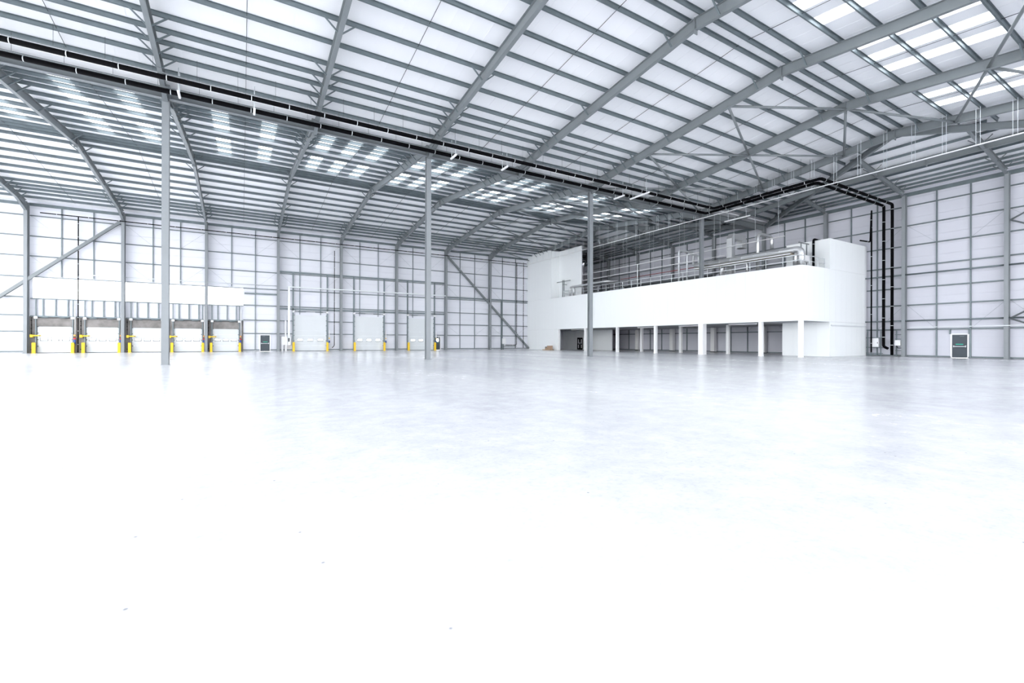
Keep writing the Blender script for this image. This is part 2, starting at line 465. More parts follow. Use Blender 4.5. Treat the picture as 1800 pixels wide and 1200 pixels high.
for k in range(-9, 6):
    y = YV + GB * k - (0 if k > -5 else 0)
    if k == 5: continue
    lab = ('grey steel column of the end wall beside the panic door' if k in (-3, -2) else
           'grey steel column of the end wall behind the plant deck' if k >= -1 else 'grey steel column of the end wall in the open corner')
    i_column('end_wall_column', XG - 0.25, y, 16.0, 0.28, 0.5, 'X', lab, 'column', 'columns along the end wall')

# ------------------------------------------------------------------ walls from panels
def cut_rects(a0, a1, z0, z1, holes):
    zs = sorted({z0, z1} | {z for h in holes for z in h[2:4] if z0 < z < z1})
    out = []
    for za, zb in zip(zs, zs[1:]):
        zm = (za + zb) / 2; segs = [(a0, a1)]
        for h in holes:
            if h[2] < zm < h[3]:
                n = []
                for p, q in segs:
                    if h[1] <= p or h[0] >= q: n.append((p, q)); continue
                    if h[0] > p: n.append((p, h[0]))
                    if h[1] < q: n.append((h[1], q))
                segs = n
        out += [(p, q, za, zb) for p, q in segs if q - p > 0.03]
    return out

# loading wall along Y = YW
YW = YD + 0.52
Z_E = 16.55
doors_big = [(FX(b) + 1.93, FX(b) + 6.12, 0, 4.95) for b in (3, 4, 5)]
ped = [(2.05, 3.25, 0, 2.2), (26.45, 27.45, 0, 2.2)]
dock_zone = (FX(0) - 0.0, 0.15, 0, 4.0)
clere = (FX(0) + 0.35, 0.15, 5.95, 8.25)
holes = doors_big + ped + [dock_zone, clere]
XA, XB = FX(I0), XG + 0.3
bk = MB()
for p, q, za, zb in cut_rects(XA, XB, 0, Z_E, holes): bk.box(p, q, YW + 0.02, YW + 0.12, za, zb)
wl = put('wall_left', bk, 'backing'); tag(wl, 'white panelled loading wall with girts, dock doors and a glazed strip', 'wall', kind='structure')
for b in range(I0, 9):
    x0, x1 = (FX(b), FX(b + 1)) if b < 8 else (XE, XB - 0.15)
    for rz in range(17):
        z0, z1 = rz * 0.98, min(Z_E, (rz + 1) * 0.98)
        for p, q, za, zb in cut_rects(x0, x1, z0, z1, holes):
            put('wall_panel', MB().box(p + 0.003, q - 0.003, YW - 0.03, YW + 0.02, za + (0.006 if za == z0 else 0), zb - (0.006 if zb == z1 else 0)), 'wall', wl)
GZ = [0.19, 2.35, 4.1, 6.05, 8.25, 10.5, 12.65, 14.85]
def girt_pieces(b):
    return (FX(b) + 0.15, FX(b + 1) - 0.15)
gh = doors_big + ped + [(FX(0), 0.15, 0, 8.3)]
for b in range(I0, 8):
    x0, x1 = girt_pieces(b)
    for z in GZ:
        for p, q, _, _ in cut_rects(x0, x1, z - 0.035, z + 0.035, [(h[0], h[1], h[2] - 1, h[3] + 0.1) for h in gh]):
            g = MB().box(p, q, YW - 0.2, YW - 0.035, z - 0.035, z - 0.025); g.box(p, q, YW - 0.045, YW - 0.035, z - 0.035, z + 0.09)
            g.box(p, q, YW - 0.2, YW - 0.19, z - 0.035, z + 0.03)
            put('girt', g, 'galv', wl)
    for k in (1, 2):   # vertical sag bars at the thirds of each bay
        x = FX(b) + BAY * k / 3
        zlo = 0.2
        for h in gh:
            if h[0] - 0.05 < x < h[1] + 0.05: zlo = max(zlo, h[3] + 0.1)
        put('sag_bar', MB().box(x - 0.045, x + 0.045, YW - 0.16, YW - 0.06, zlo, 15.9), 'galv', wl)
    for za, zb in ((14.85, 12.65), (10.5, 8.3)) + (((4.1, 2.35),) if b >= 6 else ()):
        for xa, xb in ((FX(b) + 0.2, FX(b) + BAY / 3), (FX(b + 1) - 0.2, FX(b) + 2 * BAY / 3)):
            put('diagonal_rod', MB().bar((xa, YW - 0.1, za), (xb, YW - 0.1, zb), 0.012, 0.012), 'galv', wl)
    put('eaves_beam', MB().bar((FX(b) + 0.15, YW - 0.2, 16.05), (FX(b + 1) - 0.15, YW - 0.2, 16.05), 0.12, 0.3), 'galv', wl)
# heavier rails behind the big doors
for b in (3, 4, 5):
    for z in (10.75, 5.75):
        put('door_rail', MB().bar((FX(b) + 0.15, YW - 0.16, z), (FX(b + 1) - 0.15, YW - 0.16, z), 0.2, 0.2), 'galv', wl)
    for x in (FX(b) + 1.83, FX(b) + 6.22):
        put('door_post', MB().box(x - 0.08, x + 0.08, YW - 0.26, YW - 0.06, 0, 10.65), 'galv', wl)
put('tie_rail', MB().bar((FX(2) + 4.1, YW - 0.16, 7.6), (FX(3) - 0.15, YW - 0.16, 7.6), 0.2, 0.2), 'galv', wl)
for b in (6, 7):
    put('tie_rail', MB().bar((FX(b) + 0.15, YW - 0.16, 8.55), (FX(b + 1) - 0.2, YW - 0.16, 8.55), 0.2, 0.2), 'galv', wl)
# concrete dock surround with studs above
for b, spans in ((0, [(0.73, 3.55), (4.7, 7.52)]), (1, [(0.73, 3.55), (4.7, 7.52)]), (2, [(0.66, 3.46)])):
    x0 = FX(b); xend = FX(b + 1) if b < 2 else 0.15
    edges = [x0] + [x0 + e for sp in spans for e in sp] + [xend]
    for p, q in zip(edges[0::2], edges[1::2]):
        put('concrete_pier', MB().box(p, q, YW - 0.12, YW + 0.15, 0, 2.9), 'concrete', wl)
    put('concrete_lintel', MB().box(x0, xend, YW - 0.12, YW + 0.15, 2.9, 4.0), 'concrete', wl)
    put('lintel_channel', MB().box(x0 + 0.2, xend, YW - 0.22, YW - 0.1, 3.95, 4.08), 'galv', wl)
    for off in (1.2, 2.2, 3.2, 5.2, 6.2, 7.2):
        if x0 + off > xend: continue
        put('stud', MB().box(x0 + off - 0.05, x0 + off + 0.05, YW - 0.2, YW - 0.05, 4.08, 5.95), 'galv', wl)
    put('sill_rail', MB().box(x0 + 0.2, xend, YW - 0.18, YW - 0.02, 5.88, 5.97), 'galv', wl)
    put('head_rail', MB().box(x0 + 0.2, xend, YW - 0.14, YW - 0.02, 8.22, 8.3), 'galv', wl)
    for x in [x0 + e for sp in spans for e in (sp[0] - 0.08, sp[1] + 0.08)]:
        put('door_guide', MB().box(x - 0.045, x + 0.045, YW - 0.26, YW - 0.16, 0, 5.9), 'galv', wl)

# glazed strip
for n, b in enumerate((0, 1, 2)):
    x0 = max(FX(b), clere[0]); x1 = FX(b + 1) if b < 2 else 0.15
    w = put('window_%d' % (n + 1), MB().box(x0, x1, YW - 0.02, YW + 0.05, 5.95, 6.0).box(x0, x1, YW - 0.02, YW + 0.05, 8.2, 8.25), 'white')
    tag(w, 'bright glazed strip above dock doors, ' + ['first bay beside the diagonal brace', 'middle bay of the strip', 'shortest bay ending beside the slate door'][n], 'window', kind='structure')
    e = [x0] + [FX(b) + o for o in (1.2, 2.2, 3.2, 4.2, 5.2, 6.2, 7.2) if x0 < FX(b) + o < x1 - 0.2] + [x1]
    for p, q in zip(e, e[1:]):
        put('pane', MB().box(p + 0.01, q - 0.01, YW, YW + 0.02, 6.0, 8.2), 'glass', w)
        put('mullion', MB().box(q - 0.012, q + 0.012, YW - 0.04, YW + 0.04, 6.0, 8.2), 'rail', w)

# end wall along X = XW
XW = XG + 0.2
pedg = [(14.42, 15.58, 0, 2.2)]
bk = MB()
for p, q, za, zb in cut_rects(YN - SPAN, YD + 0.6, 0, Z_E, pedg): bk.box(XW + 0.02, XW + 0.12, p, q, za, zb)
wb = put('wall_back', bk, 'backing'); tag(wb, 'white panelled end wall with grey girts beside and behind the office block', 'wall', kind='structure')
GG = [0.09, 2.67, 5.08, 6.8, 8.93, 10.97, 12.96, 14.9]
for k in range(-10, 5):
    y0, y1 = YV + GB * k, YV + GB * (k + 1)
    for rz in range(17):
        z0, z1 = rz * 0.98, min(Z_E, (rz + 1) * 0.98)
        for p, q, za, zb in cut_rects(y0, y1, z0, z1, pedg):
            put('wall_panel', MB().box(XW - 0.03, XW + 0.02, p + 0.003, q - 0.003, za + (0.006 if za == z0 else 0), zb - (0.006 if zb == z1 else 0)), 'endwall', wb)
    for z in GG:
        for p, q, _, _ in cut_rects(y0 + 0.1, y1 - 0.1, z - 0.03, z + 0.03, [(h[0], h[1], -1, 2.3) for h in pedg]):
            g = MB().box(XW - 0.2, XW - 0.035, p, q, z - 0.035, z - 0.025); g.box(XW - 0.045, XW - 0.035, p, q, z - 0.035, z + 0.09); g.box(XW - 0.2, XW - 0.19, p, q, z - 0.035, z + 0.03)
            put('girt', g, 'galv', wb)
    for t in (1, 2):
        y = y0 + GB * t / 3
        put('sag_bar', MB().box(XW - 0.16, XW - 0.06, y - 0.05, y + 0.05, 0.1 if not (14.4 < y < 15.6) else 2.3, 15.9), 'galv', wb)
    for za, zb in ((12.96, 10.97), (5.08, 2.7)):
        for ya, yb in ((y0 + 0.15, y0 + GB / 3), (y1 - 0.15, y0 + 2 * GB / 3)):
            put('diagonal_rod', MB().bar((XW - 0.1, ya, za), (XW - 0.1, yb, zb), 0.012, 0.012), 'galv', wb)
    put('eaves_beam', MB().bar((XW - 0.15, y0, 16.05), (XW - 0.15, y1, 16.05), 0.14, 0.35), 'galv', wb)
    if k <= -2:
        for z in (8.1, 3.55):
            put('tie_rail', MB().tube([(XG - 0.3, y0 + 0.1, z), (XG - 0.3, y1 - 0.1, z)], 0.07, 8), 'galv', wb)
for y in (14.35, 15.65):
    put('door_trimmer', MB().box(XW - 0.18, XW - 0.04, y - 0.05, y + 0.05, 2.2, 2.65), 'galv', wb)
for a, c, w_ in ((11.9, 15.6, 'highest'), (11.9, 8.2, 'third up'), (3.5, 8.0, 'second up'), (3.5, 0.3, 'lowest')):
    if True:
        o = put('wall_brace', MB().tube([(XG - 0.3, YV - 3 * GB - 0.2, a), (XG - 0.3, YV - 4 * GB + 0.2, c)], 0.07, 8), 'steel')
        tag(o, 'grey tubular brace in the end wall bay past the panic door, ' + w_, 'brace', 'end wall cross braces')

# diagonal braces on the loading wall
o = put('wall_brace', MB().ibeam((FX(1) - 0.1, YD - 0.1, 15.2), (FX(-1) + 0.1, YD - 0.1, 0.4), 0.3, 0.3, up=(0, 1, 0)), 'steel')
tag(o, 'long grey steel diagonal brace crossing the bright glazed strip over the dock doors', 'brace')
o = put('wall_brace', MB().ibeam((FX(6) + 0.1, YD - 0.1, 15.2), (FX(8) - 0.2, YD - 0.1, 0.2), 0.28, 0.28, up=(0, 1, 0)), 'steel')
tag(o, 'long grey steel diagonal brace falling to the corner with the white office wall', 'brace')

# ------------------------------------------------------------------ doors in the loading wall
dn = [0]
def rounded_frame(mb, x0, x1, y, z0, z1, t=0.05, dy=0.02):
    mb.box(x0 - t, x1 + t, y - dy, y, z0 - t, z0); mb.box(x0 - t, x1 + t, y - dy, y, z1, z1 + t)
    mb.box(x0 - t, x0, y - dy, y, z0, z1); mb.box(x1, x1 + t, y - dy, y, z0, z1)
def sectional_door(x0, x1, h, zwin, label, nsec, small, group):
    dn[0] += 1
    yd = YW - 0.05
    d = thing('door_%d' % dn[0], (x0, yd, 0), label, 'door', kind='structure', group=group)
    zs = [0.06 + (h - 0.06) * k / nsec for k in range(nsec + 1)]
    w = x1 - x0; pw, ph = (0.56, 0.3) if small else (0.62, 0.32)
    cs = [x0 + w * f for f in (0.19, 0.5, 0.81)]
    for za, zb in zip(zs, zs[1:]):
        b = MB()
        has = za < zwin < zb
        if not has: b.box(x0, x1, yd, yd + 0.05, za + 0.0008, zb - 0.0008)
        else:
            hl = [(c - pw/2, c + pw/2, zwin - ph/2, zwin + ph/2) for c in cs]
            for p, q, u, v in cut_rects(x0, x1, za + 0.0008, zb - 0.0008, hl): b.box(p, q, yd, yd + 0.05, u, v)
        sec = at(d, 'door_section', b, 'door')
        if has:
            for c in cs:
                at(d, 'vision_pane', MB().box(c - pw/2, c + pw/2, yd + 0.02, yd + 0.03, zwin - ph/2, zwin + ph/2), 'glass')
                fb = MB(); rounded_frame(fb, c - pw/2, c + pw/2, yd, zwin - ph/2, zwin + ph/2, 0.035); at(d, 'pane_frame', fb, 'dark')
        for x in (x0 + 0.03, x1 - 0.03):
            at(d, 'hinge', MB().box(x - 0.06, x + 0.06, yd - 0.03, yd, zb - 0.05, zb + 0.03), 'dark')
    at(d, 'bottom_seal', MB().box(x0, x1, yd - 0.01, yd + 0.05, 0.0, 0.06), 'dark')
    for x in (x0 - 0.06, x1 + 0.06):
        at(d, 'track', MB().box(x - 0.05, x + 0.05, yd - 0.1, yd + 0.02, 0, h + 0.1), 'galv')
        at(d, 'bearing_bracket', MB().box(x - 0.14, x + 0.14, yd - 0.35, yd - 0.02, h + (0.85 if small else 0.35), h + (1.1 if small else 0.6)), 'white')
    zsft = h + (0.98 if small else 0.5)
    at(d, 'spring_shaft', MB().tube([(x0 - 0.2, yd - 0.22, zsft), (x1 + 0.2, yd - 0.22, zsft)], 0.03, 8), 'dark')
    for a, c in ((0.12, 0.36), (0.64, 0.88)):
        at(d, 'torsion_spring', MB().tube([(x0 + w*a, yd - 0.22, zsft - 0.01), (x0 + w*c, yd - 0.22, zsft - 0.01)], 0.06, 8), 'galv')
    if not small:
        at(d, 'top_bar', MB().box(x0 + 0.5, x1 - 0.5, yd - 0.05, yd - 0.01, h - 0.16, h - 0.13), 'rail')
    return d

def bollard(x, z, y, label, group):
    o = thing('safety_bollard', (x, y, 0), label, 'bollard', group)
    b = MB(); b.box(-0.13, 0.13, -0.13, 0.13, 0.02, z); po = put('post', b, 'yellow', o)
    put('foot_plate', MB().box(-0.17, 0.17, -0.17, 0.17, 0, 0.02), 'yellow', o)
    put('cap', MB().hexa([(-0.13, -0.13, z), (0.13, -0.13, z), (0.13, 0.13, z), (-0.13, 0.13, z), (-0.09, -0.09, z + 0.04), (0.09, -0.09, z + 0.04), (0.09, 0.09, z + 0.04), (-0.09, 0.09, z + 0.04)]), 'yellow', po)

DL = ['first dock door, nearest the diagonal wall brace', 'second dock door from the diagonal wall brace', 'middle dock door of the five', 'fourth dock door from the diagonal wall brace', 'last dock door, nearest the slate panic door']
dk = [(FX(0) + 0.73, FX(0) + 3.55), (FX(0) + 4.7, FX(0) + 7.52), (FX(1) + 0.73, FX(1) + 3.55), (FX(1) + 4.7, FX(1) + 7.52), (FX(2) + 0.66, FX(2) + 3.46)]
for k, (p, q) in enumerate(dk):
    sectional_door(p, q, 2.9, 1.5, 'white sectional ' + DL[k], 4, True, 'white dock doors in the concrete surround')
    for x, side in ((p - 0.14, 'stop arm side'), (q + 0.14, 'control box side')):
        bollard(x, 1.12, YW - 0.55, 'yellow square bollard on the %s of the %s dock door' % (side, ['first', 'second', 'middle', 'fourth', 'last'][k]), 'yellow bollards at the dock doors')
    a = thing('barrier_arm', (p - 0.35, YW - 0.5, 1.82), 'yellow horizontal stop arm on a bracket at the ' + ['first', 'second', 'middle', 'fourth', 'last'][k] + ' dock door', 'barrier', 'yellow arms at the dock doors')
    put('arm', MB().box(-0.02, 0.75, -0.06, 0.06, 0.02, 0.15), 'yellow', a); put('bracket', MB().box(-0.1, 0.12, -0.09, 0.23, -0.1, 0.2), 'yellow', a)
    put('tip', MB().box(0.6, 0.72, -0.07, -0.06, 0.03, 0.1), 'dark', a)
    c = thing('control_box', (q + 0.225, YW - 0.2, 1.0), 'blue and red dock control box on the pier of the ' + ['first', 'second', 'middle', 'fourth', 'last'][k] + ' dock door', 'control box', 'control boxes at the dock doors')
    put('housing', MB().box(-0.1, 0.09, -0.1, 0.08, 0, 0.5), 'blue', c); put('stop_panel', MB().box(-0.1, 0.1, -0.1, 0.06, 0.5, 0.68), 'red', c)
    put('beacon', MB().box(-0.09, 0.09, -0.08, 0.06, 0.85, 1.05), 'orange', c)
    put('conduit', MB().tube([(0.04, -0.08, 1.06), (0.04, -0.08, 4.7)], 0.045, 8), 'white', c)
    # black cable loop on the pier
    g = thing('cable_run', (p - 0.45, YW - 0.15, 0), 'thin black cable run beside the ' + ['first', 'second', 'middle', 'fourth', 'last'][k] + ' dock door', 'cable', 'black cables at the dock doors')
    put('cable', MB().bar((0.03, 0, 1.9), (0.03, 0, 3.9), 0.04, 0.04, up=(0, 1, 0)), 'black', g)
    for z in (0.35, 2.6, 3.0, 3.5): put('fixing', MB().box(-0.02, 0.06, -0.05, 0.03, z, z + 0.09), 'black', g)

BL = ['tall white sectional door next to the wall mounted white switchgear', 'tall white sectional door in the middle of the three', 'tall white sectional door next to the slate door with a lit pane']
for k, (p, q, _, h) in enumerate(doors_big):
    sectional_door(p, q, h, 1.53, BL[k], 7, False, 'tall white drive-in doors')
    for x, side in ((p - 0.05, 'dock door side'), (q + 0.05, 'control box side')):
        bollard(x, 1.2, YW - 0.6, 'yellow square bollard on the %s of the %s tall white door' % (side, ['switchgear', 'middle', 'last'][k]), 'yellow bollards at the tall doors')
    c = thing('control_box', (q + 0.33, YW - 0.31, 1.15), 'dark blue control box with yellow switch beside the ' + ['switchgear side', 'middle', 'slate door side'][k] + ' tall door', 'control box', 'control boxes at the tall doors')
    put('housing', MB().box(-0.1, 0.1, -0.08, 0.06, 0, 0.32), 'blue', c); put('switch', MB().box(-0.06, 0.06, -0.06, 0.06, 0.58, 0.72), 'yellow', c)
    put('conduit', MB().box(-0.06, 0.06, -0.02, 0.06, 0.75, 1.8), 'white', c)

def panic_door(axis, a0, a1, h, label, lit):
    """axis 'X': in the loading wall (spans X); 'Y': in the end wall (spans Y)"""
    dn[0] += 1
    loc = (a0, YW - 0.03, 0) if axis == 'X' else (XW - 0.03, a0, 0)
    d = thing('door_%d' % dn[0], loc, label, 'door', kind='structure')
    def B(u0, u1, n0, n1, z0, z1):       # u along the wall, n towards the room is negative
        return MB().box(u0, u1, n0, n1, z0, z1) if axis == 'X' else MB().box(n0, n1, u0, u1, z0, z1)
    w = a1 - a0
    if lit:
        b = MB()
        for p, q, u, v in cut_rects(0.06, w - 0.06, 0.02, h - 0.06, [(0.3, 0.72, 1.35, 1.85)]):
            b.v, b.f = b.v, b.f
            b2 = B(p, q, 0, 0.05, u, v); base = len(b.v); b.v += b2.v; b.f += [tuple(i + base for i in f) for f in b2.f]
        put('leaf', b, 'slate', d); put('vision_pane', B(0.3, 0.72, 0.02, 0.03, 1.35, 1.85), 'glass', d)
        put('sign', B(0.32, 0.66, -0.006, 0, 1.2, 1.28), 'green', d); put('closer', B(0.55, 0.9, -0.06, 0, 2.0, 2.06), 'rail', d)
        put('lever_handle', B(0.1, 0.14, -0.06, 0, 1.0, 1.12), 'rail', d)
    else:
        lf = put('leaf', B(0.06, w - 0.06, 0, 0.05, 0.02, h - 0.06), 'slate', d)
        put('sign', B(w*0.3, w*0.74, -0.006, 0, 1.22, 1.31), 'green', d)
        pb = put('push_bar', B(0.14, w - 0.14, -0.1, -0.06, 1.03, 1.08), 'rail', d)
        for u in (0.14, w - 0.2): put('bar_end', B(u, u + 0.06, -0.1, 0, 0.99, 1.15), 'rail', pb)
        put('closer', B(w*0.25, w*0.5, -0.03, 0, h - 0.22, h - 0.18), 'galv', d)
        put('mid_rail', B(0.08, w - 0.08, -0.004, 0, 0.9, 0.92), 'dark', d)
    for u0, u1, z0, z1 in ((-0.06, 0.06, 0, h + 0.06), (w - 0.06, w + 0.06, 0, h + 0.06), (0.06, w - 0.06, h - 0.06, h + 0.06)):
        put('door_frame', B(u0, u1, -0.06, 0.08, z0, z1), 'white', d)
panic_door('X', 2.05, 3.25, 2.2, 'slate panic door with push bar beside the last dock door', False)
panic_door('X', 26.45, 27.45, 2.2, 'slate door with a small lit pane beside the tall white door', True)
panic_door('Y', 14.42, 15.58, 2.2, 'slate panic door with green sign in the panelled end wall', False)

# ------------------------------------------------------------------ office block with plant deck
XM = 44.0; YM = 22.2; ZS, ZP = 3.4, 8.5
mz = put('wall_mezzanine', MB().box(XM + 0.08, XM + 0.2, YM + 0.1, YW - 0.05, ZS, ZP - 0.05)
         .box(XM + 0.1, XG - 0.02, YM + 0.08, YM + 0.2, ZS, ZP - 0.05), 'backing')
tag(mz, 'smooth white clad office block wall overhanging its ground floor posts', 'wall', kind='structure')
oe = put('wall_office_end', MB().box(XM + 0.08, XM + 0.2, 59.8, YW - 0.05, 0, ZS - 0.002).box(XM + 0.08, XM + 0.2, 61.6, YW - 0.05, ZP, 16.5), 'backing')
tag(oe, 'tall plain white clad wall meeting the loading wall in the corner', 'wall', kind='structure')
def clad_y(x, y0, y1, z0, z1, parent, n, th=0.08):
    w = (y1 - y0) / n
    for k in range(n):
        put('cladding_panel', MB().box(x, x + th, y0 + k*w + 0.003, y0 + (k+1)*w - 0.003, z0, z1), 'clad', parent)
def clad_x(y, x0, x1, z0, z1, parent, n, th=0.08):
    w = (x1 - x0) / n
    for k in range(n):
        put('cladding_panel', MB().box(x0 + k*w + 0.003, x0 + (k+1)*w - 0.003, y, y + th, z0, z1), 'clad', parent)
clad_y(XM, YM + 0.003, 61.6, ZS, ZP, mz, 36)
clad_y(XM, 61.6, YW - 0.04, ZS, ZP, mz, 7)
clad_y(XM, 61.6, YW - 0.04, ZP + 0.015, 15.05, oe, 7)
clad_y(XM, 61.6, YW - 0.04, 15.05, 16.6, oe, 7)
clad_y(XM, 59.8, YW - 0.04, 0.02, ZS - 0.015, oe, 8)
clad_x(YM, XM + 0.003, 48.95, ZS, ZP, mz, 5)
clad_x(YM, 48.95, XG - 0.02, ZS, ZP, mz, 7)
for z in (ZP - 0.08,):
    put('parapet_cap', MB().box(XM, XM + 0.22, YM, 61.6, ZP - 0.002, ZP + 0.02), 'clad', mz)
    put('parapet_cap', MB().box(XM, 48.95, YM, YM + 0.22, ZP - 0.002, ZP + 0.02), 'clad', mz)
put('corner_flashing', MB().box(XM - 0.006, XM + 0.06, 61.55, 61.6, ZP + 0.02, 16.4), 'clad', oe)
# return wall and screen wall above the deck
sw = put('wall_screen', MB().box(45.75, 45.85, 55.75, 61.6, 8.36, 16.4).box(XM + 0.1, 45.8, 61.62, 61.72, 8.36, 16.4), 'backing')
tag(sw, 'white clad screen wall standing on the plant deck', 'wall', kind='structure')
clad_y(45.67, 55.7, 61.54, 8.36, 16.45, sw, 6)
clad_x(61.54, XM + 0.09, 45.67, 8.36, 16.45, sw, 2)
# stair tower
XT = 48.95; YT = 26.7; ZT = 11.5
tw = put('wall_stair_tower', MB().box(XT + 0.08, XG - 0.05, YM + 0.08, YT, 0, ZS).box(XT + 0.08, XG - 0.05, YM + 0.08, YT - 0.4, ZP, ZT - 0.02), 'backing')
tag(tw, 'white clad stair tower rising above the plant deck at the end wall', 'wall', kind='structure')
clad_y(XT, YM + 0.003, YT, 0.02, ZS, tw, 4); clad_y(XT, YM + 0.003, YT - 0.4, ZP - 0.2, ZT, tw, 4)
clad_x(YM, XT + 0.003, XG - 0.02, 0.02, ZS - 0.015, tw, 7); clad_x(YM, XT + 0.003, XG - 0.02, ZP + 0.015, ZT, tw, 7)
clad_y(XT + 0.1, YM + 0.003, YM + 0.006, 0, 0.01, tw, 1)
put('base_channel', MB().box(XT + 0.2, XG - 0.1, YM - 0.06, YM - 0.005, 3.0, 3.12), 'rail', tw)
# slabs
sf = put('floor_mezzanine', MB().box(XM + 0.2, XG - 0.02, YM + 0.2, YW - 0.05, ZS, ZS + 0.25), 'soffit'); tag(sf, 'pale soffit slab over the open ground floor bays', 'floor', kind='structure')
sd = put('floor_plant_deck', MB().box(XM + 0.2, XG - 0.02, YM + 0.2, YW - 0.05, 8.1, 8.36), 'deck'); tag(sd, 'plant deck slab behind the white parapet', 'floor', kind='structure')
# partition with double door at the back of the open ground floor
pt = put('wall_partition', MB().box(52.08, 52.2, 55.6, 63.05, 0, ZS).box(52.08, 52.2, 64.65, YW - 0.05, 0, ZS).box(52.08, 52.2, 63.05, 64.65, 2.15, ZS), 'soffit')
tag(pt, 'plain pale partition wall behind the posts with a black double door', 'wall', kind='structure')
clad_y(52.0, 55.6, 63.05, 0, ZS, pt, 6); clad_y(52.0, 64.65, YW - 0.1, 0, ZS, pt, 4); clad_y(52.0, 63.05, 64.65, 2.15, ZS, pt, 1)
dn[0] += 1
dd = thing('door_%d' % dn[0], (52.03, 63.05, 0), 'black double door with narrow glass panes in the partition', 'door', kind='structure')
for k in (0, 1):
    b = MB(); y0 = 0.02 + k * 0.79
    for p, q, u, v in cut_rects(y0, y0 + 0.77, 0.02, 2.12, [(y0 + 0.24, y0 + 0.53, 0.25, 0.9), (y0 + 0.24, y0 + 0.53, 1.05, 1.85)]): b.box(0, 0.05, p, q, u, v)
    lf = put('leaf', b, 'black', dd)
    for u, v in ((0.25, 0.9), (1.05, 1.85)): put('glass_pane', MB().box(0.02, 0.03, y0 + 0.24, y0 + 0.53, u, v), 'white', lf)
    put('handle', MB().box(-0.05, 0, y0 + (0.68 if k == 0 else 0.05), y0 + (0.71 if k == 0 else 0.08), 0.95, 1.3), 'rail', lf)

# posts
PL = ['white square post at the jamb of the open ground floor', 'white square post between the jamb and the partition door', 'white square post third from the jamb under the parapet', 'white square post before the wide boxed column', 'wide white boxed column under the steel column of the plant deck', 'white square post past the wide boxed column', 'white square post at the outer corner of the overhang']
for k, (y, w) in enumerate(((59.6, 0.3), (52.95, 0.32), (46.24, 0.32), (39.55, 0.32), (32.88, 0.62), (26.2, 0.34), (22.45, 0.34))):
    o = thing('support_post', (XM + 0.24, y, 0), PL[k], 'post', 'front posts of the office block')
    put('shaft', MB().box(-w/2, w/2, -w/2, w/2, 0.1, ZS - 0.003), 'post', o); put('skirting', MB().box(-w/2 - 0.01, w/2 + 0.01, -w/2 - 0.01, w/2 + 0.01, 0, 0.1), 'post', o)
for y in (46.24, 39.55, 32.88):
    o = thing('support_post', (48.9, y, 0), 'white square post standing deeper inside the open ground floor', 'post', 'inner posts of the office block')
    put('shaft', MB().box(-0.16, 0.16, -0.16, 0.16, 0.1, ZS), 'post', o); put('skirting', MB().box(-0.17, 0.17, -0.17, 0.17, 0, 0.1), 'post', o)
for k in range(0, 4):
    y = YV + GB * k
    o = thing('boxed_column', (XG - 0.25, y, 0), 'white boxed column casing against the end wall under the slab', 'column casing', 'boxed columns at the back of the open ground floor')
    put('casing', MB().box(-0.32, -0.27, -0.3, 0.3, 0.1, ZS).box(-0.27, 0.2, -0.3, -0.25, 0.1, ZS).box(-0.27, 0.2, 0.25, 0.3, 0.1, ZS), 'post', o)
    put('skirting', MB().box(-0.34, -0.3, -0.32, 0.32, 0, 0.12), 'dark', o)
for k, y in enumerate((57.5, 43, 36.2, 29.5)):
    o = thing('batten_light', (46.4, y, ZS - 0.1), 'white batten light fixed under the slab between the posts', 'light', 'batten lights under the slab')
    put('housing', MB().box(-0.08, 0.08, -1.6, 1.6, 0.03, 0.1), 'white', o); put('diffuser', MB().box(-0.06, 0.06, -1.58, 1.58, -0.03, 0.03), 'white', o)

# ------------------------------------------------------------------ plant deck: rails, pipes, ducts
ZD = 8.36
gr = thing('guard_rail', (XM + 0.5, YM + 0.4, ZD), 'galvanised guard rail along the edge of the plant deck above the white parapet', 'railing')
ys = [YM + 0.4 + 1.64 * k for k in range(24) if YM + 0.4 + 1.64 * k < 60.0]
for y in ys: at(gr, 'rail_post', MB().tube([(XM + 0.5, y, ZD), (XM + 0.5, y, 9.55)], 0.03, 8), 'rail')
for z in (9.55, 9.05):
    at(gr, 'rail', MB().tube([(XM + 0.5, YM + 0.4, z), (XM + 0.5, ys[-1], z)], 0.034, 8), 'rail')
    at(gr, 'rail', MB().tube([(XM + 0.5, YM + 0.4, z), (XT - 0.1, YM + 0.4, z)], 0.028, 8), 'rail')
    at(gr, 'rail', MB().tube([(XM + 0.5, ys[-1], z), (XM + 1.6, ys[-1], z)], 0.028, 8), 'rail')
for x in (XM + 2.0, XM + 3.5, XT - 0.15): at(gr, 'rail_post', MB().tube([(x, YM + 0.4, ZD), (x, YM + 0.4, 9.55)], 0.03, 8), 'rail')

def pipe(name, pts, r, m, label, cat, group=None, bend=0.4, collars=0, collar_m='silver', n=12):
    p0 = V(pts[0]); o = thing(name, p0, label, cat, group)
    at(o, 'run', MB().tube(fillet(pts, bend), r, n), m)
    tot = sum((V(b) - V(a)).length for a, b in zip(pts, pts[1:]))
    if collars:
        step = collars; acc = step / 2
        for a, b in zip(pts, pts[1:]):
            a, b = V(a), V(b); L = (b - a).length; d = (b - a).normalized(); t = acc
            while t < L - 0.3:
                if t > 0.4:
                    c = a + d * t; at(o, 'collar', MB().tube([c - d * 0.02, c + d * 0.02], r * 1.05, n), collar_m)
                t += step
            acc = max(0.5, t - L)
    return o
pipe('insulated_pipe', [(45.25, 34.6, 10.22), (45.25, 22.95, 10.22), (45.25, 22.95, ZD)], 0.3, 'silver', 'thick foil clad pipe along the deck edge turning down at the parapet corner', 'pipe', 'foil clad pipes on the plant deck', 0.5, 1.3)
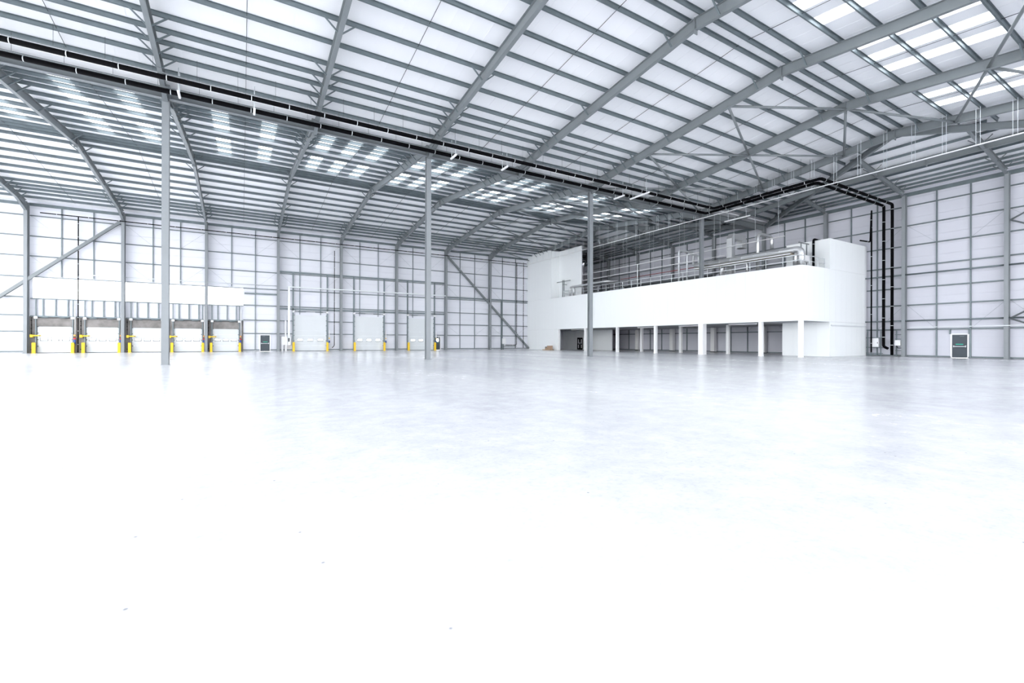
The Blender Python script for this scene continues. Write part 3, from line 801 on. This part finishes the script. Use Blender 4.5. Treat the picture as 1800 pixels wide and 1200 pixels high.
pipe('insulated_pipe', [(45.87, 31.6, ZD), (45.87, 31.6, 10.22), (45.87, 23.7, 10.22), (45.87, 23.7, ZD)], 0.29, 'silver', 'foil clad pipe with down turns at both ends behind the deck edge pipe', 'pipe', 'foil clad pipes on the plant deck', 0.5, 1.3)
o = thing('insulation_tray', (45.5, 34, 9.86), 'tan insulation board tray under the pair of foil clad pipes', 'tray')
put('board', MB().box(-0.5, 0.05, -10.2, 0.6, -0.05, 0.03), 'tan', o); put('edge', MB().box(-0.53, -0.5, -10.2, 0.6, -0.06, 0.05), 'rail', o)
pipe('insulated_pipe', [(44.95, 33.6, 9.6), (44.95, 28.1, 9.6), (44.95, 28.1, ZD)], 0.11, 'silver', 'slim foil clad pipe bending down below the thick pipes', 'pipe', 'foil clad pipes on the plant deck', 0.35)
pipe('insulated_pipe', [(47.0, 28.2, ZD), (47.0, 28.2, 12.9), (49.6, 28.2, 12.9), (49.6, 28.2, 11.6)], 0.17, 'silver', 'round foil duct riser arching over toward the end wall', 'duct', 'foil duct risers on the plant deck', 0.6, 1.1)
o = thing('duct_riser', (47.0, 31.3, ZD), 'square foil wrapped duct riser with a hooded outlet', 'duct', 'foil duct risers on the plant deck')
put('riser', MB().box(-0.3, 0.3, -0.32, 0.32, 0, 4.6), 'silver', o)
put('elbow', MB().hexa([(-0.3, -0.32, 4.6), (0.3, -0.32, 4.6), (0.3, 0.32, 4.6), (-0.3, 0.32, 4.6), (0.05, -0.32, 5.15), (0.5, -0.32, 5.15), (0.5, 0.32, 5.15), (0.05, 0.32, 5.15)]), 'silver', o)
put('cross_duct', MB().box(0.3, 1.7, -0.3, 0.3, 4.55, 5.15), 'silver', o)
put('hood', MB().hexa([(1.5, -0.38, 3.7), (2.4, -0.38, 3.7), (2.4, 0.38, 3.7), (1.5, 0.38, 3.7), (1.7, -0.3, 5.2), (2.3, -0.3, 5.2), (2.3, 0.3, 5.2), (1.7, 0.3, 5.2)]), 'silver', o)
for z in (1.2, 2.4, 3.6): put('joint_band', MB().box(-0.33, 0.33, -0.35, 0.35, z, z + 0.06), 'rail', o)
pipe('vent_riser', [(46.5, 37.9, ZD), (46.5, 37.9, 12.7), (49.2, 37.9, 12.7), (49.2, 37.9, 11.2)], 0.13, 'rail', 'taller pale vent riser with an arched top on the deck', 'pipe', 'vent risers on the plant deck', 0.4, 1.5)
pipe('vent_riser', [(46.5, 36.7, ZD), (46.5, 36.7, 12.1), (48.6, 36.7, 12.1), (48.6, 36.7, 11.0)], 0.1, 'rail', 'shorter pale vent riser with an arched top on the deck', 'pipe', 'vent risers on the plant deck', 0.4, 1.5)
for k, x in enumerate((45.0, 45.45)):
    pipe('insulated_pipe', [(x, 57.7 - 0.35 * k, ZD), (x, 57.7 - 0.35 * k, 10.1), (x, 49.4 + 0.9 * k, 10.1), (x + 1.5, 48.6 + 0.9 * k, 10.1)], 0.15, 'silver', ['foil pipe with a down leg nearest the screen wall', 'foil pipe with a down leg just behind its twin by the screen wall'][k], 'pipe', 'foil clad pipes on the plant deck', 0.4, 1.6)
pipe('floor_main', [(46.8, 47.5, 9.1), (46.8, 33.5, 9.1)], 0.13, 'dark', 'dark grey pipe main lying low behind the guard rail', 'pipe')
pipe('sprinkler_main', [(48.0, 49.5, 10.6), (48.0, 34.2, 10.6)], 0.045, 'darkred', 'slim dark red sprinkler main over the plant deck', 'pipe', None, 0.2, 2.2, 'darkred')
def hung_tray(x, z, y0, y1, label, name='cable_tray', w=0.16, rods=None, zt=None, mt='white', step=1.75, pair=0.22):
    o = thing(name, (x, y0, z), label, 'cable tray')
    at(o, 'tray', MB().box(x - w/2, x + w/2, y0, y1, z, z + 0.05), mt)
    y = y0 + 0.6
    while y < y1 - 0.2:
        for yy in ((y - pair/2, y + pair/2) if pair else (y,)):
            yr = RID[0] if yy > YV else RID[1]
            zz = zt if zt else Z_PB - TAN * abs(yy - yr) - (0 if x < XE else max(0, HT * (x - XE) - TAN * abs(yy - yr)))
            at(o, 'hanger', MB().bar((x, yy, z + 0.04), (x, yy, zz), 0.02, 0.02), 'wire')
        y += step
    return o
# the tray hung below the purlins in front of the last frame
hung_tray(43.55, 15.0, -2.3, 68.3, 'slim white cable tray hung on pairs of wires in front of the last roof beam', step=1.755)
hung_tray(46.2, 11.9, 25.0, 58.0, 'slim white tray hung high over the foil pipes of the plant deck', zt=16.6, step=2.4, pair=0, w=0.14)
hung_tray(46.1, 11.0, 31.4, 58.0, 'slim white tray hung lower over the guard rail of the plant deck', zt=16.6, step=2.4, pair=0, w=0.12)
o = thing('light_column', (46.0, 44.3, ZD), 'slim white upright post on the plant deck', 'post'); put('post', MB().tube([(0, 0, 0.05), (0, 0, 3.5)], 0.06, 8), 'white', o); put('foot', MB().box(-0.12, 0.12, -0.12, 0.12, 0, 0.05), 'rail', o)
o = thing('strut_frame', (44.85, 59.1, ZD), 'grey strut frame standing at the end of the guard rail', 'frame')
for dy in (0, 0.35): put('upright', MB().box(-0.05, 0.05, dy - 0.05, dy + 0.05, 0, 3.0), 'steel', o)
put('cross_arm', MB().box(-0.05, 0.05, -1.6, 1.9, 2.75, 2.85), 'steel', o); put('drop_arm', MB().box(-0.05, 1.2, 0.3, 0.4, 2.3, 2.38), 'steel', o)
o = thing('control_cabinet', (46.4, 23.3, ZD), 'small pale control cabinet on a strut frame at the deck corner', 'cabinet')
for dx in (-0.5, 0.5): put('leg', MB().box(dx - 0.04, dx + 0.04, -0.04, 0.04, 0, 2.6), 'steel', o)
put('cross_arm', MB().box(-0.9, 0.9, -0.04, 0.04, 2.5, 2.6), 'steel', o); put('housing', MB().box(-0.6, 0.6, -0.25, -0.05, 0.75, 1.35), 'white', o); put('door_panel', MB().box(-0.55, 0.2, -0.27, -0.25, 0.8, 1.3), 'post', o)
pipe('drain_pipe', [(50.2, 23.6, ZT + 0.15), (XT - 0.15, 23.6, ZT + 0.15), (XT - 0.15, 23.6, ZD)], 0.1, 'black', 'black drain pipe hooking over the stair tower edge', 'pipe', None, 0.25, 1.2, 'clip')

# ------------------------------------------------------------------ black drainage pipes
def drain(pts, r, label, group, step, rail=False, bend=0.25):
    o = pipe('drainage_pipe', pts, r, 'black', label, 'pipe', group, bend, step, 'clip')
    if rail:
        for a, b in zip(pts[:3], pts[1:3]):
            up = V((0, 0, r + 0.09))
            at(o, 'support_rail', MB().bar(V(a) + up, V(b) + up, 0.04, 0.04), 'steel')
            L = (V(b) - V(a)).length; d = (V(b) - V(a)).normalized(); t = 1.0
            while t < L:
                p = V(a) + d * t
                yr = RID[1]
                zt = Z_PB - TAN * abs(p.y - yr)
                at(o, 'hanger', MB().bar(p + up, (p.x, p.y, zt), 0.012, 0.012), 'dark'); t += 1.9
    return o
PZ = 15.3
drain([(FX(I0), 30.05, PZ), (42.2, 30.05, PZ), (42.2, 19.85, PZ), (XG - 0.5, 19.85, PZ), (XG - 0.5, 19.85, 0.15)], 0.13, 'black drainage pipe along the valley crossing to the end wall and down to the floor', 'black valley drainage pipes', 1.95, True)
drain([(FX(I0), 31.65, PZ), (43.1, 31.65, PZ), (43.1, 20.55, PZ), (XG - 0.5, 20.55, PZ), (XG - 0.5, 20.55, 1.0), (XG - 0.6, 20.15, 0.8)], 0.13, 'black drainage pipe close under the valley beam ending in a kicked foot above the floor', 'black valley drainage pipes', 1.95, True)
drain([(XG - 3.0, 21.6, ZT + 0.2), (XG - 0.8, 21.6, ZT + 0.3), (XG - 0.5, 21.6, 15.2), (XG - 0.5, 21.6, 0.4)], 0.07, 'slim black pipe climbing the end wall at the stair tower corner', None, 3.0)
# eaves pipe and droppers on the loading wall
ep = drain([(FX(0) + 1.2, YD - 0.55, 15.08), (XE - 1.0, YD - 0.55, 15.08)], 0.055, 'slim black pipe strung along the top of the loading wall', None, 2.6)
for i in range(1, 8): at(ep, 'bracket', MB().box(FX(i) - 0.03, FX(i) + 0.03, YD - 0.55, YD - 0.32, 15.05, 15.11), 'dark')
drain([(-15.75, YW - 0.35, 15.2), (-15.75, YW - 0.35, 0.05)], 0.05, 'slim black dropper between the first two dock doors', 'droppers on the loading wall', 1.5)
drain([(11.3, YW - 0.35, 14.2), (11.3, YW - 0.35, 0.75), (11.0, YW - 0.4, 0.45)], 0.045, 'slim black dropper with a hooked foot between the tall doors', 'droppers on the loading wall', 1.6)
drain([(41.6, YW - 0.33, 15.2), (41.6, YW - 0.33, 0.8), (39.4, YW - 0.33, 0.8)], 0.05, 'slim black dropper bending to the small wall cabinet', 'droppers on the loading wall', 1.6)
drain([(42.7, YD - 0.3, 15.3), (42.7, YD - 0.3, 0.3)], 0.05, 'slim black dropper in the corner by the office wall', 'droppers on the loading wall', 1.6)

# ------------------------------------------------------------------ services on the loading wall
o = thing('wall_tray', (5.2, YD - 0.4, 8.6), 'pale cable tray run past the tall white doors', 'cable tray')
put('tray', MB().box(0.3, FX(6) - 5.4, -0.12, 0.12, 0, 0.05).box(0.3, FX(6) - 5.4, -0.12, -0.1, 0.05, 0.14), 'rail', o)
put('cable_bundle', MB().box(0.3, FX(6) - 5.4, -0.08, 0.1, 0.05, 0.12), 'tan', o)
put('dropper', MB().box(0.1, 0.36, -0.06, 0.1, -6.6, 0.1), 'rail', o)
o = thing('switchgear', (4.55, YW - 0.35, 0), 'white switchgear cabinet on legs beside the tall white door', 'cabinet')
put('housing', MB().box(0, 0.75, -0.2, 0.15, 0.85, 2.0), 'white', o); put('side_housing', MB().box(0.78, 1.15, -0.18, 0.15, 0.85, 1.95), 'rail', o)
for x in (0.12, 0.55): put('leg', MB().box(x - 0.1, x + 0.12, -0.1, 0.1, 0, 0.85), 'white', o)
put('duct', MB().box(0.42, 0.62, -0.12, 0.1, 2.0, 4.15), 'white', o); put('meter', MB().box(0.82, 1.0, -0.22, -0.18, 1.3, 1.8), 'dark', o)
pipe('wall_conduit', [(-17.0, YW - 0.3, 8.75), (4.0, YW - 0.3, 8.75)], 0.045, 'rail', 'slim conduit running above the bright glazed strip', 'conduit', None, 0.2, 3.0, 'rail')
o = thing('wall_cabinet', (38.6, YW - 0.3, 0), 'small white wall cabinet on a strut by the diagonal brace', 'cabinet')
put('strut', MB().box(-0.08, 0.08, -0.02, 0.16, 0.0, 8.4), 'galv', o); put('housing', MB().box(0.1, 0.75, -0.15, 0.1, 1.0, 1.95), 'white', o)
put('bracket', MB().box(-0.1, 3.0, -0.05, 0.05, 0.55, 0.65), 'galv', o); put('foot', MB().box(0.3, 0.4, -0.05, 0.05, 0, 0.95), 'galv', o)

# services on the end wall
o = thing('wall_cabinet', (XW - 0.4, 21.3, 0), 'white wall cabinet on a strut rack by the black downpipes', 'cabinet')
hs = put('housing', MB().box(-0.2, 0.1, -0.3, 0.32, 0.95, 1.85), 'white', o)
for y in (-0.4, 0.45, 0.75): put('upright', MB().box(0.0, 0.08, y - 0.04, y + 0.04, 0, 2.6), 'galv', o)
for z in (0.3, 0.9, 1.9): put('cross_arm', MB().box(-0.06, 0.0, -0.6, 0.85, z - 0.04, z + 0.03), 'galv', o)
put('lock', MB().box(-0.22, -0.2, -0.22, -0.17, 1.3, 1.45), 'dark', hs)
o = thing('inverter', (XW - 0.4, 19.25, 0), 'pale grey inverter box with an orange switch on a strut rack', 'electrical box')
put('housing', MB().box(-0.2, 0.1, -0.05, 0.42, 1.1, 1.65), 'white', o); put('isolator', MB().box(-0.15, 0.05, -0.1, -0.3, 1.05, 1.6), 'white', o); put('switch', MB().box(-0.18, -0.15, -0.28, -0.13, 1.15, 1.35), 'orange', o)
for y in (-0.2, 0.35): put('upright', MB().box(0.0, 0.08, y - 0.04, y + 0.04, 0, 2.6), 'galv', o)
for z in (0.6, 1.75, 2.2): put('cross_arm', MB().box(-0.02, 0.06, -0.3, 0.45, z - 0.03, z + 0.03), 'galv', o)
put('cable_loop', MB().tube(fillet([(-0.1, 0.3, 1.1), (-0.1, 0.2, 0.85), (-0.1, -0.1, 0.85), (-0.1, -0.2, 1.05)], 0.2), 0.03, 6), 'black', o)
o = thing('wall_tray', (XG - 0.55, -2.0, 2.86), 'slim pale tray along the end wall over the panic door', 'cable tray')
put('tray', MB().box(-0.06, 0.06, 0, 20.4, 0, 0.06), 'rail', o); put('bracket', MB().box(0.0, 0.5, 8, 8.06, -0.04, 0.0), 'rail', o)

# ------------------------------------------------------------------ hanging lights by the valley
for k, (x, y, L) in enumerate(((-3.0, 30.85, 0.8), (0.6, 30.85, 0.8), (13.3, 30.85, 1.0), (17.6, 30.85, 1.0), (30.3, 31.5, 1.4), (31.6, 30.2, 2.4), (46.6, 30.3, 3.0))):
    o = thing('hanging_light', (x, y, 14.9), 'white batten light hung on short rods beside the valley drainage pipes', 'light', 'batten lights along the valley')
    hs = put('housing', MB().box(-0.06, 0.06, -L/2, L/2, 0.0, 0.07), 'white', o); put('diffuser', MB().box(-0.05, 0.05, -L/2 + 0.03, L/2 - 0.03, -0.05, 0.0), 'white', hs)
    for yy in (-L * 0.35, L * 0.35): put('rod', MB().tube([(0, yy, 0.09), (0, yy, 1.35)], 0.02, 6), 'wire', o)

# ------------------------------------------------------------------ pallet with goods by the white wall
px, py = 43.0, 60.9
o = thing('pallet', (px, py, 0), 'low wooden pallet on the floor by the white office wall', 'pallet')
for k in range(6): put('deck_board', MB().box(-0.5, 0.5, -0.95 + k*0.33, -0.7 + k*0.33, 0.11, 0.14), 'wood', o)
for xx in (-0.45, 0, 0.45): put('bearer', MB().box(xx - 0.05, xx + 0.05, -0.95, 0.95, 0.0, 0.11), 'wood', o)
def carton(x, y, z, w, d, h, label):
    o = thing('carton', (x, y, z), label, 'box')
    put('body', MB().box(-w/2, w/2, -d/2, d/2, 0, h), 'brown', o); put('flap_seam', MB().box(-w/2 - 0.002, w/2 + 0.002, -0.03, 0.03, h - 0.1, h + 0.004), 'tan', o)
carton(px, py - 0.5, 0.14, 0.6, 0.75, 0.6, 'larger brown cardboard carton on the wooden pallet')
carton(px - 0.15, py + 0.1, 0.14, 0.4, 0.4, 0.3, 'smaller brown cardboard carton beside the larger one')
o = thing('paint_tin', (px, py + 0.6, 0.14), 'dark tin standing on the wooden pallet beside the cartons', 'tin')
put('can', MB().tube([(0, 0, 0), (0, 0, 0.42)], 0.16, 14), 'dark', o); put('lid', MB().tube([(0, 0, 0.42), (0, 0, 0.45)], 0.165, 14), 'rail', o)
